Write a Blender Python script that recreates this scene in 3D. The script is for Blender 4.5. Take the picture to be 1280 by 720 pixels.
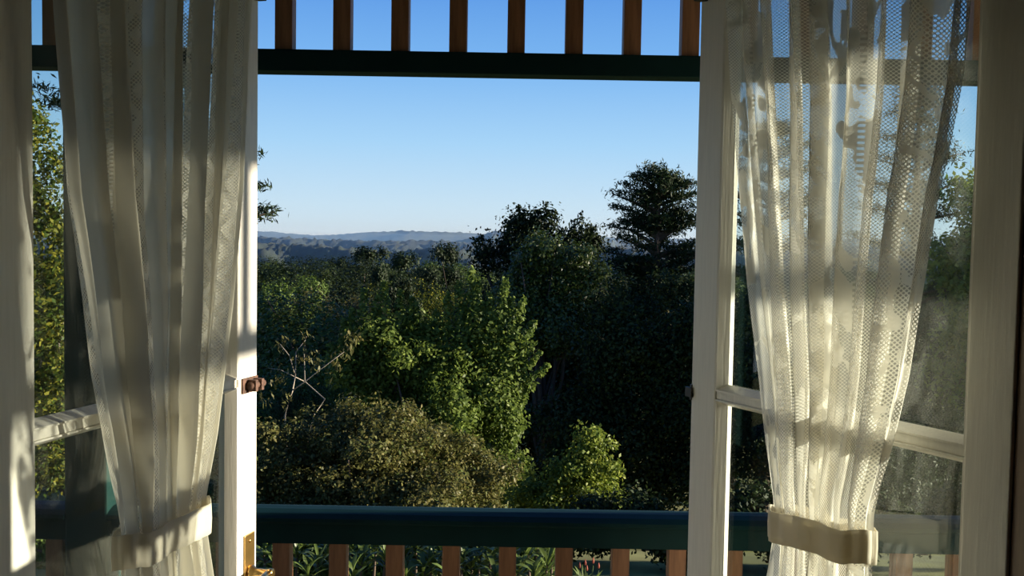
import bpy, bmesh, math, random
import numpy as np
from mathutils import Matrix, Vector

for o in list(bpy.data.objects): bpy.data.objects.remove(o)
S = bpy.context.scene
C = S.collection
rng = np.random.default_rng(7)
random.seed(7)

# ------------------------------------------------------------------ camera
EYE = 1.6
F = 1200.0
PITCH, ROLL = math.radians(2.72), math.radians(0.95)
RM = Matrix.Rotation(math.pi / 2 - PITCH, 3, 'X') @ Matrix.Rotation(ROLL, 3, 'Z')
cam = bpy.data.cameras.new('camera')
cam.sensor_width = 36.0
cam.lens = F / 1280 * 36.0
cam.clip_start, cam.clip_end = 0.02, 40000
co = bpy.data.objects.new('camera', cam)
C.objects.link(co)
co.matrix_world = Matrix.Translation((0, 0, EYE)) @ RM.to_4x4()
S.camera = co

# ------------------------------------------------------------------ sky, sun, exposure
SUN_AZ, SUN_EL = math.radians(2.5), math.radians(8.4)      # measured from +X towards +Y
w = bpy.data.worlds.new('sky')
S.world = w
w.use_nodes = True
nt = w.node_tree
nt.nodes.clear()
wo = nt.nodes.new('ShaderNodeOutputWorld')
bg = nt.nodes.new('ShaderNodeBackground')
tc = nt.nodes.new('ShaderNodeTexCoord')
sp = nt.nodes.new('ShaderNodeSeparateXYZ')
cr = nt.nodes.new('ShaderNodeValToRGB')
def lin(c):
    return tuple((v / 255 / 12.92 if v / 255 <= .04045 else ((v / 255 + .055) / 1.055) ** 2.4) for v in c)
stops = [(0.0, (214, 232, 242)), (0.035, (202, 229, 246)), (0.10, (168, 213, 248)), (0.18, (124, 183, 242)),
         (0.27, (86, 148, 228)), (0.5, (54, 104, 190)), (1.0, (36, 74, 146))]
while len(cr.color_ramp.elements) < len(stops): cr.color_ramp.elements.new(0.5)
for e, (p, c) in zip(cr.color_ramp.elements, stops):
    e.position = p
    e.color = (*lin(c), 1)
nt.links.new(tc.outputs['Generated'], sp.inputs[0])
nt.links.new(sp.outputs['Z'], cr.inputs[0])
nt.links.new(cr.outputs[0], bg.inputs[0])
bg.inputs[1].default_value = 1.0
nt.links.new(bg.outputs[0], wo.inputs[0])
sl = bpy.data.lights.new('sun_offscreen', 'SUN')
sl.energy = 14.0
sl.angle = math.radians(0.53)
sl.color = (1.0, 0.89, 0.71)
so = bpy.data.objects.new('sun_offscreen', sl)
C.objects.link(so)
sd = Vector((math.cos(SUN_EL) * math.cos(SUN_AZ), math.cos(SUN_EL) * math.sin(SUN_AZ), math.sin(SUN_EL)))
so.rotation_euler = sd.to_track_quat('Z', 'Y').to_euler()
so.location = (30, -4, 30)
S.view_settings.view_transform = 'Standard'
S.view_settings.look = 'None'
S.view_settings.gamma = 1
S.view_settings.use_curve_mapping = False
S.view_settings.exposure = 0.0

# ------------------------------------------------------------------ pixel helpers (photo frame 1280x720)
def ray(x, y):
    return RM @ Vector(((x - 640) / F, -(y - 360) / F, -1.0))
def at(x, y, Y):
    d = ray(x, y)
    return Vector((0, 0, EYE)) + d * (Y / d.y)

# ------------------------------------------------------------------ materials
MATS = {}
def mat(name, col, rough=0.6, var=0.0, scale=20.0, stretch=(1, 1, 1), bump=0.0, metal=0.0, spec=0.5, detail=4):
    m = bpy.data.materials.new(name)
    m.use_nodes = True
    n = m.node_tree
    b = n.nodes['Principled BSDF']
    b.inputs['Roughness'].default_value = rough
    b.inputs['Metallic'].default_value = metal
    b.inputs['Specular IOR Level'].default_value = spec
    b.inputs['Base Color'].default_value = (*col, 1)
    if var or bump:
        t = n.nodes.new('ShaderNodeTexCoord')
        mp = n.nodes.new('ShaderNodeMapping')
        mp.inputs['Scale'].default_value = stretch
        no = n.nodes.new('ShaderNodeTexNoise')
        no.inputs['Scale'].default_value = scale
        no.inputs['Detail'].default_value = detail
        n.links.new(t.outputs['Object'], mp.inputs[0])
        n.links.new(mp.outputs[0], no.inputs['Vector'])
        if var:
            r = n.nodes.new('ShaderNodeValToRGB')
            r.color_ramp.elements[0].position, r.color_ramp.elements[1].position = 0.3, 0.7
            r.color_ramp.elements[0].color = (*[v * (1 - var) for v in col], 1)
            r.color_ramp.elements[1].color = (*[min(1, v * (1 + var)) for v in col], 1)
            n.links.new(no.outputs['Fac'], r.inputs[0])
            n.links.new(r.outputs[0], b.inputs['Base Color'])
        if bump:
            bu = n.nodes.new('ShaderNodeBump')
            bu.inputs['Strength'].default_value = bump
            bu.inputs['Distance'].default_value = 0.004
            n.links.new(no.outputs['Fac'], bu.inputs['Height'])
            n.links.new(bu.outputs[0], b.inputs['Normal'])
    MATS[name] = m
    return m

mat('white_paint', (.78, .75, .67), .38, .05, 30, (6, 6, .35), .12)
mat('teal_paint', (.007, .032, .029), .6, .12, 15, (1, 1, 1), .1, spec=.12)
mat('timber', (.32, .15, .065), .6, .3, 22, (5, 5, .4), .15)
mat('dark_timber', (.11, .062, .032), .55, .3, 22, (5, 5, .4), .15)
mat('plaster', (.34, .29, .22), .9, .04, 12)
mat('ceiling_white', (.70, .68, .62), .9, .03, 12)
mat('floorboards', (.28, .15, .07), .4, .25, 8, (8, .5, 1), .1)
mat('deck', (.26, .22, .17), .8, .2, 8, (.5, 8, 1), .1)
mat('weatherboard', (.55, .52, .42), .8, .06, 10)
mat('brass', (.62, .40, .14), .28, .1, 30, metal=1.0)
mat('rusty_iron', (.085, .042, .026), .75, .5, 120, bump=.4, metal=.2)
mat('black_iron', (.012, .012, .012), .5, .2, 80)
mat('bark', (.085, .060, .040), .9, .4, 14, (3, 3, .6), .6)
mat('pale_bark', (.26, .22, .17), .9, .35, 14, (3, 3, .6), .5)
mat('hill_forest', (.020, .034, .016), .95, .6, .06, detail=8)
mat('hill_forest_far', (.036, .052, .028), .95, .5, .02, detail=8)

def glass_mat():
    m = bpy.data.materials.new('window_glass')
    m.use_nodes = True
    n = m.node_tree
    n.nodes.clear()
    o = n.nodes.new('ShaderNodeOutputMaterial')
    tr = n.nodes.new('ShaderNodeBsdfTransparent')
    tr.inputs[0].default_value = (.90, .94, .92, 1)
    gl = n.nodes.new('ShaderNodeBsdfGlossy')
    gl.inputs['Roughness'].default_value = 0.0
    fr = n.nodes.new('ShaderNodeFresnel')
    ge = n.nodes.new('ShaderNodeNewGeometry')                # same reflectance entering and leaving the thin sheet
    io = n.nodes.new('ShaderNodeMapRange')
    io.inputs['To Min'].default_value, io.inputs['To Max'].default_value = 1.5, 1 / 1.5
    n.links.new(ge.outputs['Backfacing'], io.inputs[0])
    n.links.new(io.outputs[0], fr.inputs[0])
    mx = n.nodes.new('ShaderNodeMixShader')
    n.links.new(fr.outputs[0], mx.inputs[0])
    n.links.new(tr.outputs[0], mx.inputs[1])
    n.links.new(gl.outputs[0], mx.inputs[2])
    n.links.new(mx.outputs[0], o.inputs[0])
    MATS['glass'] = m
glass_mat()

def leaf_mat(name, cols, trans=.35, rough=.5, spec=.18):
    m = bpy.data.materials.new(name)
    m.use_nodes = True
    n = m.node_tree
    b = n.nodes['Principled BSDF']
    out = n.nodes['Material Output']
    g = n.nodes.new('ShaderNodeNewGeometry')
    oi = n.nodes.new('ShaderNodeObjectInfo')
    r = n.nodes.new('ShaderNodeValToRGB')
    while len(r.color_ramp.elements) < len(cols): r.color_ramp.elements.new(.5)
    for i, (e, c) in enumerate(zip(r.color_ramp.elements, cols)):
        e.position = i / (len(cols) - 1)
        e.color = (*c, 1)
    hs = n.nodes.new('ShaderNodeHueSaturation')
    mr = n.nodes.new('ShaderNodeMapRange')
    mr.inputs['To Min'].default_value, mr.inputs['To Max'].default_value = .75, 1.3
    n.links.new(oi.outputs['Random'], mr.inputs[0])
    n.links.new(mr.outputs[0], hs.inputs['Value'])
    n.links.new(g.outputs['Random Per Island'], r.inputs[0])
    n.links.new(r.outputs[0], hs.inputs['Color'])
    n.links.new(hs.outputs[0], b.inputs['Base Color'])
    b.inputs['Roughness'].default_value = rough
    b.inputs['Specular IOR Level'].default_value = spec
    t = n.nodes.new('ShaderNodeBsdfTranslucent')
    n.links.new(hs.outputs[0], t.inputs[0])
    mx = n.nodes.new('ShaderNodeMixShader')
    mx.inputs[0].default_value = trans
    n.links.new(b.outputs[0], mx.inputs[1])
    n.links.new(t.outputs[0], mx.inputs[2])
    n.links.new(mx.outputs[0], out.inputs[0])
    MATS[name] = m

leaf_mat('leaf_green', [(.055, .092, .016), (.11, .16, .028), (.20, .255, .05)], .4)
leaf_mat('leaf_brown', [(.075, .085, .022), (.13, .13, .034), (.19, .165, .048), (.09, .13, .028)], .3)
leaf_mat('leaf_bush', [(.08, .13, .018), (.16, .21, .03), (.27, .30, .045)], .35)
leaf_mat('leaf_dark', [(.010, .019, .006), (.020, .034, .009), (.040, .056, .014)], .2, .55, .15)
leaf_mat('leaf_gloss', [(.035, .060, .012), (.07, .11, .02), (.13, .16, .035)], .25, .35, .4)
leaf_mat('needle', [(.009, .019, .007), (.018, .033, .010), (.034, .050, .015)], .15, .55, .15)
leaf_mat('leaf_yellow', [(.04, .065, .011), (.10, .12, .017), (.26, .23, .028), (.035, .06, .010), (.06, .095, .013)], .45)
leaf_mat('leaf_mid', [(.035, .062, .012), (.065, .105, .018), (.11, .145, .026)], .25)
leaf_mat('leaf_fresh', [(.036, .062, .012), (.062, .10, .017), (.10, .14, .024)], .25)
leaf_mat('leaf_olive', [(.05, .055, .017), (.09, .09, .028), (.14, .12, .038)], .25)
leaf_mat('leaf_strap', [(.045, .075, .016), (.08, .12, .024), (.15, .19, .045)], .25, .4, .3)
leaf_mat('petal_red', [(.30, .08, .05), (.38, .12, .08)], .3)

def ground_mat():
    m = mat('lawn', (.20, .20, .045), .95, .4, 1.2, bump=.5, detail=9)
ground_mat()

def lace_mat(name, left):
    m = bpy.data.materials.new(name)
    m.use_nodes = True
    n = m.node_tree
    n.nodes.clear()
    N, L = n.nodes.new, n.links.new
    def M(op, a, b=None, c=None):
        k = N('ShaderNodeMath')
        k.operation = op
        for i, v in enumerate((a, b, c)):
            if v is None: continue
            if isinstance(v, (int, float)): k.inputs[i].default_value = v
            else: L(v, k.inputs[i])
        return k.outputs[0]
    uv = N('ShaderNodeUVMap')
    sx = N('ShaderNodeSeparateXYZ')
    L(uv.outputs[0], sx.inputs[0])
    u, v = sx.outputs['X'], sx.outputs['Y']
    # net ground: a diagonal mesh of small round holes
    per = .0058 if not left else .0064
    k = math.pi / per
    a = M('SINE', M('MULTIPLY', M('ADD', u, v), k))
    b = M('SINE', M('MULTIPLY', M('SUBTRACT', u, v), k))
    net = M('MULTIPLY', M('ABSOLUTE', a), M('ABSOLUTE', b))          # 1 in the middle of a hole
    nethole = M('GREATER_THAN', net, .25 if not left else .42)
    if not left:
        # floral motifs woven solid into the net
        mpn = N('ShaderNodeMapping'); mpn.inputs['Scale'].default_value = (1, .62, 1)
        L(uv.outputs[0], mpn.inputs[0])
        no = N('ShaderNodeTexNoise'); no.inputs['Scale'].default_value = 20; no.inputs['Detail'].default_value = 2.5
        no.inputs['Distortion'].default_value = 1.2
        L(mpn.outputs[0], no.inputs['Vector'])
        vo = N('ShaderNodeTexVoronoi'); vo.inputs['Scale'].default_value = 22; vo.feature = 'SMOOTH_F1'
        L(mpn.outputs[0], vo.inputs['Vector'])
        fv = M('ADD', no.outputs['Fac'], M('MULTIPLY', vo.outputs['Distance'], -.30))
        solid = M('GREATER_THAN', fv, .435)
        half = M('GREATER_THAN', fv, .395)
        # broad stripes: denser figured stripes between clear net stripes
        stripe = M('GREATER_THAN', M('SINE', M('ADD', M('MULTIPLY', u, 2 * math.pi / .19), .9)), -.35)
        solid = M('MULTIPLY', solid, stripe)
        half = M('MULTIPLY', half, stripe)
        # eyelet columns
        col = M('LESS_THAN', M('ABSOLUTE', M('SUBTRACT', M('FRACT', M('MULTIPLY', u, 1 / .095)), .5)), .045)
        dots = M('GREATER_THAN', M('SINE', M('MULTIPLY', v, 2 * math.pi / .009)), .1)
        openc = M('MULTIPLY', col, dots)
        fine = M('MULTIPLY', nethole, M('SUBTRACT', 1, half))
        hole = M('MAXIMUM', fine, M('MULTIPLY', openc, .9))
        body = M('SUBTRACT', M('ADD', .94, M('MULTIPLY', half, .04)), M('MULTIPLY', hole, M('SUBTRACT', .64, M('MULTIPLY', stripe, .24))))
        dens = M('MAXIMUM', M('MULTIPLY', half, .5), solid)
        # border of dotted diamonds along one selvedge
        kb = math.pi / .0072
        da = M('ABSOLUTE', M('SINE', M('MULTIPLY', M('ADD', u, v), kb)))
        db = M('ABSOLUTE', M('SINE', M('MULTIPLY', M('SUBTRACT', u, v), kb)))
        bh = M('MULTIPLY', M('GREATER_THAN', M('MULTIPLY', da, db), .45), M('GREATER_THAN', no.outputs['Fac'], .44))
        bord = M('LESS_THAN', u, .26)
        ba = M('SUBTRACT', .96, M('MULTIPLY', bh, .60))
        alpha = M('ADD', M('MULTIPLY', body, M('SUBTRACT', 1, bord)), M('MULTIPLY', ba, bord))
    else:
        # close weave with vertical bands of open work, diamonds inside the bands
        pw = .17
        bf = M('ABSOLUTE', M('SUBTRACT', M('FRACT', M('ADD', M('MULTIPLY', u, 1 / pw), .05)), .5))
        band = M('LESS_THAN', bf, .155)
        du = M('ABSOLUTE', M('SUBTRACT', M('FRACT', M('MULTIPLY', u, 1 / .055)), .5))
        dv = M('ABSOLUTE', M('SUBTRACT', M('FRACT', M('MULTIPLY', v, 1 / .085)), .5))
        dd = M('ADD', du, dv)
        ring = M('LESS_THAN', M('ABSOLUTE', M('SUBTRACT', dd, .5)), .10)
        core = M('LESS_THAN', dd, .17)
        mot = M('MAXIMUM', ring, core)
        openwork = M('MULTIPLY', band, mot)
        bighole = M('MULTIPLY', openwork, M('GREATER_THAN', net, .10))
        small = M('MULTIPLY', band, nethole)
        alpha = M('SUBTRACT', .97, M('MAXIMUM', M('MULTIPLY', bighole, .85), M('MULTIPLY', small, .6)))
    df = N('ShaderNodeBsdfDiffuse'); df.inputs[0].default_value = (.70, .66, .57, 1) if left else (.82, .80, .74, 1)
    tl = N('ShaderNodeBsdfTranslucent'); tl.inputs[0].default_value = (.86, .83, .75, 1)
    cm = N('ShaderNodeMixShader'); cm.inputs[0].default_value = .5
    if not left: L(M('SUBTRACT', .62, M('MULTIPLY', dens, .44)), cm.inputs[0])
    L(df.outputs[0], cm.inputs[1]); L(tl.outputs[0], cm.inputs[2])
    tr = N('ShaderNodeBsdfTransparent')
    mx = N('ShaderNodeMixShader')
    L(alpha, mx.inputs[0]); L(tr.outputs[0], mx.inputs[1]); L(cm.outputs[0], mx.inputs[2])
    o = N('ShaderNodeOutputMaterial')
    L(mx.outputs[0], o.inputs[0])
    MATS[name] = m
lace_mat('lace_floral', False)
lace_mat('lace_diamond', True)
def cloth_mat():
    m = bpy.data.materials.new('tieback_cloth'); m.use_nodes = True
    n = m.node_tree; b = n.nodes['Principled BSDF']
    b.inputs['Base Color'].default_value = (.78, .73, .62, 1); b.inputs['Roughness'].default_value = .9
    t = n.nodes.new('ShaderNodeBsdfTranslucent'); t.inputs[0].default_value = (.78, .72, .58, 1)
    mx = n.nodes.new('ShaderNodeMixShader'); mx.inputs[0].default_value = .4
    n.links.new(b.outputs[0], mx.inputs[1]); n.links.new(t.outputs[0], mx.inputs[2])
    n.links.new(mx.outputs[0], n.nodes['Material Output'].inputs[0])
    MATS['tieback_cloth'] = m
cloth_mat()

# ------------------------------------------------------------------ object helpers
def obj(name, me, m, parent=None):
    o = bpy.data.objects.new(name, me)
    C.objects.link(o)
    if m and not me.materials: me.materials.append(MATS[m])
    if parent: o.parent = parent
    return o
def empty(name, loc=(0, 0, 0), rz=0.0):
    o = bpy.data.objects.new(name, None)
    o.empty_display_size = .2
    C.objects.link(o)
    o.location = loc
    o.rotation_euler = (0, 0, rz)
    return o
def tag(o, label=None, cat=None, group=None, kind=None):
    for k, v in (('label', label), ('category', cat), ('group', group), ('kind', kind)):
        if v: o[k] = v
    return o
def mesh(name, v, f, smooth=False):
    me = bpy.data.meshes.new(name)
    me.from_pydata([tuple(p) for p in v], [], f)
    bm = bmesh.new(); bm.from_mesh(me)
    bmesh.ops.recalc_face_normals(bm, faces=bm.faces)
    bm.to_mesh(me); bm.free()
    if smooth: me.polygons.foreach_set('use_smooth', [True] * len(me.polygons))
    return me
def box(name, a, b, bevel=0.0):
    x0, x1 = sorted((a[0], b[0])); y0, y1 = sorted((a[1], b[1])); z0, z1 = sorted((a[2], b[2]))
    bm = bmesh.new()
    bmesh.ops.create_cube(bm, size=1)
    for v in bm.verts:
        v.co = Vector(((x0 + x1) / 2 + v.co.x * (x1 - x0), (y0 + y1) / 2 + v.co.y * (y1 - y0), (z0 + z1) / 2 + v.co.z * (z1 - z0)))
    if bevel: bmesh.ops.bevel(bm, geom=list(bm.edges), offset=bevel, segments=2, affect='EDGES', profile=.6)
    me = bpy.data.meshes.new(name); bm.to_mesh(me); bm.free()
    return me
def multibox(name, lst):
    bm = bmesh.new()
    for a, b in lst:
        r = bmesh.ops.create_cube(bm, size=1)
        for v in r['verts']:
            v.co = Vector([(a[i] + b[i]) / 2 + v.co[i] * (b[i] - a[i]) for i in range(3)])
    me = bpy.data.meshes.new(name); bm.to_mesh(me); bm.free()
    return me
def lathe(name, prof, seg=20, axis=None):
    v, f = [], []
    for r, z in prof:
        for i in range(seg):
            a = 2 * math.pi * i / seg
            v.append((r * math.cos(a), r * math.sin(a), z))
    n = len(prof)
    for j in range(n - 1):
        for i in range(seg):
            f.append((j * seg + i, j * seg + (i + 1) % seg, (j + 1) * seg + (i + 1) % seg, (j + 1) * seg + i))
    f.append(tuple(range(seg))); f.append(tuple((n - 1) * seg + i for i in range(seg)))
    if axis: v = [tuple(axis @ Vector(p)) for p in v]
    return mesh(name, v, f, True)
def tubes(name, paths, seg=6):
    v, f = [], []
    for pts in paths:
        base = len(v)
        P = [Vector(p[:3]) for p in pts]
        for i, p in enumerate(P):
            t = (P[min(i + 1, len(P) - 1)] - P[max(i - 1, 0)]).normalized()
            s = t.orthogonal().normalized() if abs(t.z) > .99 else t.cross(Vector((0, 0, 1))).normalized()
            q = t.cross(s)
            r = pts[i][3]
            for k in range(seg):
                a = 2 * math.pi * k / seg
                v.append(p + s * (r * math.cos(a)) + q * (r * math.sin(a)))
        for i in range(len(P) - 1):
            for k in range(seg):
                f.append((base + i * seg + k, base + i * seg + (k + 1) % seg, base + (i + 1) * seg + (k + 1) % seg, base + (i + 1) * seg + k))
        f.append(tuple(base + k for k in range(seg)))
        f.append(tuple(base + (len(P) - 1) * seg + k for k in range(seg)))
    return mesh(name, v, f, True)
def struct(name, me, m):
    return tag(obj(name, me, m), kind='structure')

# ------------------------------------------------------------------ the room
HL = (-0.7131, 1.3184); HR = (0.6968, 1.3222)          # hinge lines of the two leaves
AL, AR = math.radians(75.3), math.radians(117.33)
YI, YO = 1.22, 1.335                                    # inner and outer face of the front wall
RX0, RX1, RY0 = -2.2, 0.95, -3.2
OX0, OX1, OZ = -0.76, 0.745, 2.33
def wall(lo, hi): return (lo, hi)
struct('wall_front', multibox('wall_front', [((RX0 - .12, YI, -1.75), (OX0, YO, 2.85)), ((OX1, YI, -1.75), (RX1 + .12, YO, 2.85)),
                                             ((OX0, YI, OZ), (OX1, YO, 2.85)), ((OX0, YI, -1.75), (OX1, YO, -.06))]), 'plaster')
struct('wall_left', multibox('wall_left', [((RX0 - .12, RY0, -1.75), (RX0, YI, 2.85))]), 'plaster')
struct('wall_right', multibox('wall_right', [((RX1, RY0, -1.75), (RX1 + .12, YI, 2.85))]), 'plaster')
struct('wall_back', multibox('wall_back', [((RX0 - .12, RY0 - .12, -1.75), (RX1 + .12, RY0, 2.85))]), 'plaster')
struct('floor', multibox('floor', [((RX0, RY0, -.06), (RX1, YI, 0)), ((OX0, YI, -.06), (OX1, YO, 0))]), 'floorboards')
struct('ceiling', multibox('ceiling', [((RX0, RY0, 2.7), (RX1, YI, 2.85))]), 'ceiling_white')
struct('trim_1', box('trim_1', (OX0, YI - .015, 0), (OX0 + .042, YO + .01, OZ - .042), .003), 'dark_timber')
struct('trim_2', box('trim_2', (OX1 - .042, YI - .015, 0), (OX1, YO + .01, OZ - .042), .003), 'dark_timber')
struct('trim_3', box('trim_3', (OX0, YI - .015, OZ - .042), (OX1, YO + .01, OZ), .003), 'dark_timber')
struct('trim_4', box('trim_4', (OX0 - .10, YI - .03, 0), (OX0 - .005, YI, OZ + .1), .006), 'dark_timber')
struct('trim_5', box('trim_5', (OX1 + .005, YI - .03, 0), (OX1 + .10, YI, OZ + .1), .006), 'dark_timber')

# ------------------------------------------------------------------ door leaves
LL, SW, TH, GN = .71, .073, .045, -.024
DZ0, DZ1, MZ = .015, 2.275, 1.305
def leaf(name, hinge, ang, si):
    root = empty(name, (hinge[0], hinge[1], 0), ang)
    tag(root, kind='structure')
    def b(nm, s0, s1, n0, n1, z0, z1, m='white_paint', bev=.002):
        return obj(nm, box(nm, (s0, si * n0, z0), (s1, si * n1, z1), bev), m, root)
    b('stile', 0, SW, -TH, 0, DZ0, DZ1)
    b('stile', LL - SW, LL, -TH, 0, DZ0, DZ1)
    b('rail', SW, LL - SW, -TH, 0, DZ1 - .09, DZ1)
    b('rail', SW, LL - SW, -TH, 0, .42, .52)
    b('rail', SW, LL - SW, -TH, 0, DZ0, .16)
    b('panel', SW, LL - SW, -TH + .014, -.014, .16, .42)
    b('muntin', SW, LL - SW, -TH + .004, -.004, MZ - .008, MZ + .008)
    for z0, z1 in ((.52, MZ - .008), (MZ + .008, DZ1 - .09)):
        obj('pane', multibox('pane', [((SW, min(si * GN, si * (GN - .004)), z0), (LL - SW, max(si * GN, si * (GN - .004)), z1))]), 'glass', root)
        # sloping glazing beads on the room side, from the face of the frame back to the glass
        s0, s1, d = SW, LL - SW, .013
        n0, n1 = -.001, GN + .0005
        def prism(nm, A, B, inward):
            # A,B ends along the edge; inward vector in (s,z)
            v = []
            for P, e in ((A, 1), (B, -1)):
                along = Vector((B[0] - A[0], B[1] - A[1])).normalized() * e
                for (k, nn, mit) in ((0, n0, 0), (.003, n0, .003), (d, n1, d), (0, n1, 0)):
                    v.append((P[0] + inward[0] * k + along.x * mit, si * nn, P[1] + inward[1] * k + along.y * mit))
            f = [(0, 1, 2, 3), (4, 5, 6, 7), (0, 1, 5, 4), (1, 2, 6, 5), (2, 3, 7, 6), (3, 0, 4, 7)]
            obj(nm, mesh(nm, v, f), 'white_paint', root)
        prism('glazing_bead', (s0, z0), (s0, z1), (1, 0))
        prism('glazing_bead', (s1, z0), (s1, z1), (-1, 0))
        prism('glazing_bead', (s0, z0), (s1, z0), (0, 1))
        prism('glazing_bead', (s0, z1), (s1, z1), (0, -1))
    for z in (.3, 1.1, 2.0):
        obj('hinge', lathe('hinge', [(.006, z - .04), (.006, z + .04)], 10, Matrix.Translation((-.003, -si * .004 - si * TH, 0)) @ Matrix.Identity(4)), 'brass', root)
    return root
doorL = leaf('door_1', HL, AL, -1)
doorR = leaf('door_2', HR, AR, 1)
tag(doorL, 'white glazed French door leaf with brass lever handle, opened outward', 'door')
tag(doorR, 'white glazed French door leaf with black latch, opened outward', 'door')

def lp(si, s, n, z): return Vector((s, si * n, z))
# brass lever handle on the left leaf
h = obj('handle_plate', box('handle_plate', (LL - .052, 0, .83), (LL - .012, -.004, .985), .002), 'brass', doorL)
tag(h, 'brass handle back plate')
ax = Matrix.Translation((LL - .032, -.004, .905)) @ Matrix.Rotation(math.pi / 2, 4, 'X')
obj('neck', lathe('neck', [(.014, 0), (.014, .006), (.0085, .012), (.0085, .040), (.011, .044), (.011, .052)], 18, ax), 'brass', h)
obj('lever', tubes('lever', [[(LL - .032, -.048, .905, .009), (LL - .060, -.049, .904, .0085), (LL - .105, -.048, .901, .0075), (LL - .128, -.044, .900, .009), (LL - .134, -.043, .900, .006)]], 10), 'brass', h)
for z in (.845, .97):
    obj('screw', lathe('screw', [(.004, 0), (.004, .001), (.002, .0018)], 10, Matrix.Translation((LL - .032, -.004, z)) @ Matrix.Rotation(math.pi / 2, 4, 'X')), 'brass', h)
# rusty catch on the left leaf at muntin height
k = obj('catch_plate', box('catch_plate', (LL - .062, 0, 1.281), (LL - .002, -.004, 1.313), .001), 'rusty_iron', doorL)
tag(k, 'rusty iron catch plate')
obj('catch_bolt', tubes('catch_bolt', [[(LL - .05, -.012, 1.297, .008), (LL + .004, -.012, 1.297, .008)]], 10), 'rusty_iron', k)
obj('catch_staple', box('catch_staple', (LL - .044, -.004, 1.285), (LL - .034, -.023, 1.309), .001), 'rusty_iron', k)
obj('catch_staple', box('catch_staple', (LL - .020, -.004, 1.285), (LL - .010, -.023, 1.309), .001), 'rusty_iron', k)
# black catches on the right leaf and at the head of both leaves
k = obj('catch_plate', box('catch_plate', (LL - .003, .002, 1.284), (LL + .004, -.030, 1.316), .001), 'black_iron', doorR)
tag(k, 'black iron strike plate')
obj('catch_lip', box('catch_lip', (LL - .006, .000, 1.290), (LL + .014, .006, 1.310), .001), 'black_iron', k)
for d, si in ((doorL, -1), (doorR, 1)):
    k = obj('head_bolt', tubes('head_bolt', [[(LL - .022, si * .011, 2.085, .008), (LL - .022, si * .011, 2.26, .008)]], 10), 'black_iron', d)
    obj('bolt_bracket', box('bolt_bracket', (LL - .046, 0, 2.088), (LL + .002, si * .018, 2.108), .001), 'black_iron', k)
    obj('bolt_bracket', box('bolt_bracket', (LL - .046, 0, 2.20), (LL + .002, si * .018, 2.22), .001), 'black_iron', k)

# ------------------------------------------------------------------ verandah
PY = 2.5
VX0, VX1 = -4.0, 4.0
VY0 = -1.5
struct('verandah_floor', multibox('verandah_floor', [((VX0 - .15, YO + .001, -.16), (VX1 + .15, PY + .2, -.04)), ((RX1 + .121, VY0, -.16), (VX1 + .15, YO, -.04))]), 'deck')
struct('verandah_ceiling', multibox('verandah_ceiling', [((VX0 - .3, YO + .001, 2.47), (VX1 + .12, PY + .35, 2.53)), ((RX1 + .121, VY0, 2.47), (VX1 + .12, YO, 2.53))]), 'dark_timber')
def cap_profile(name, p0, p1, across):
    # moulded handrail cap with a rounded top, and the sub-rail under it, swept straight
    prof = [(-.062, .872), (-.058, .880), (-.040, .889), (-.015, .894), (.015, .894), (.040, .889), (.058, .880), (.062, .872), (.058, .866), (-.058, .866)]
    v = []
    for P in (p0, p1):
        for a, z in prof: v.append((P[0] + across[0] * a, P[1] + across[1] * a, z))
    n = len(prof)
    f = [tuple(range(n)), tuple(range(n, 2 * n))] + [(i, (i + 1) % n, n + (i + 1) % n, n + i) for i in range(n)]
    return mesh(name, v, f)
def oriented_box(name, p0, p1, w2, z0, z1, along):
    if along == 'x': return box(name, (p0, PY - w2, z0), (p1, PY + w2, z1), .003)
    return box(name, (VX1 - w2, p0, z0), (VX1 + w2, p1, z1), .003)
SP, BW = .1485, .0225
posts = [-4.0, -1.09, 1.62, 4.0]
pme = {}
labels = ['dark teal verandah post at the far end of the railing', 'dark teal verandah post behind the diamond lace curtain',
          'dark teal verandah post beyond the floral lace curtain', 'dark teal verandah corner post at the sunny end']
for x, lb in zip(posts, labels):
    r = empty('verandah_post', (x, PY, -.04))
    tag(r, lb, 'post', 'verandah posts')
    obj('shaft', box('shaft', (-.055, -.055, 0), (.055, .055, 2.51), .006), 'teal_paint', r)
    obj('plinth', box('plinth', (-.065, -.065, 0), (.065, .065, .14), .006), 'teal_paint', r)
bal_low = box('baluster', (-BW, -BW, 0), (BW, BW, .72), .002)
bal_low.materials.append(MATS['timber'])
bal_top = box('baluster', (-BW, -BW, 0), (BW, BW, .335), .002)
bal_top.materials.append(MATS['timber'])
def bay(x0, x1, lbl):
    a, b = x0 + .055, x1 - .055
    r = tag(empty('railing', ((a + b) / 2, PY, -.04)), 'dark teal railing with orange timber balusters, ' + lbl, 'railing', 'verandah railings')
    fz = tag(empty('frieze', ((a + b) / 2, PY, 2.0)), 'dark beam with row of upright balusters overhead, ' + lbl, 'frieze', 'verandah friezes')
    inv = lambda o: setattr(o, 'matrix_parent_inverse', Matrix.Translation(-o.parent.location))
    for nm, me, m, p in (('handrail', cap_profile('handrail', (a, PY), (b, PY), (0, 1)), 'teal_paint', r),
                         ('sub_rail', oriented_box('sub_rail', a, b, .030, .805, .866, 'x'), 'teal_paint', r),
                         ('bottom_rail', oriented_box('bottom_rail', a, b, .030, .03, .085, 'x'), 'teal_paint', r),
                         ('beam', oriented_box('beam', a, b, .034, 2.027, 2.082, 'x'), 'teal_paint', fz),
                         ('head_beam', oriented_box('head_beam', a, b, .040, 2.417, 2.47, 'x'), 'teal_paint', fz)):
        o = obj(nm, me, m, p); inv(o)
    k = math.ceil((a + .02) / SP)
    while k * SP < b - .02:
        for me, z, p in ((bal_low, .085, r), (bal_top, 2.082, fz)):
            o = obj('baluster', me, None, p); o.location = (k * SP, PY, z); inv(o)
        k += 1
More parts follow.
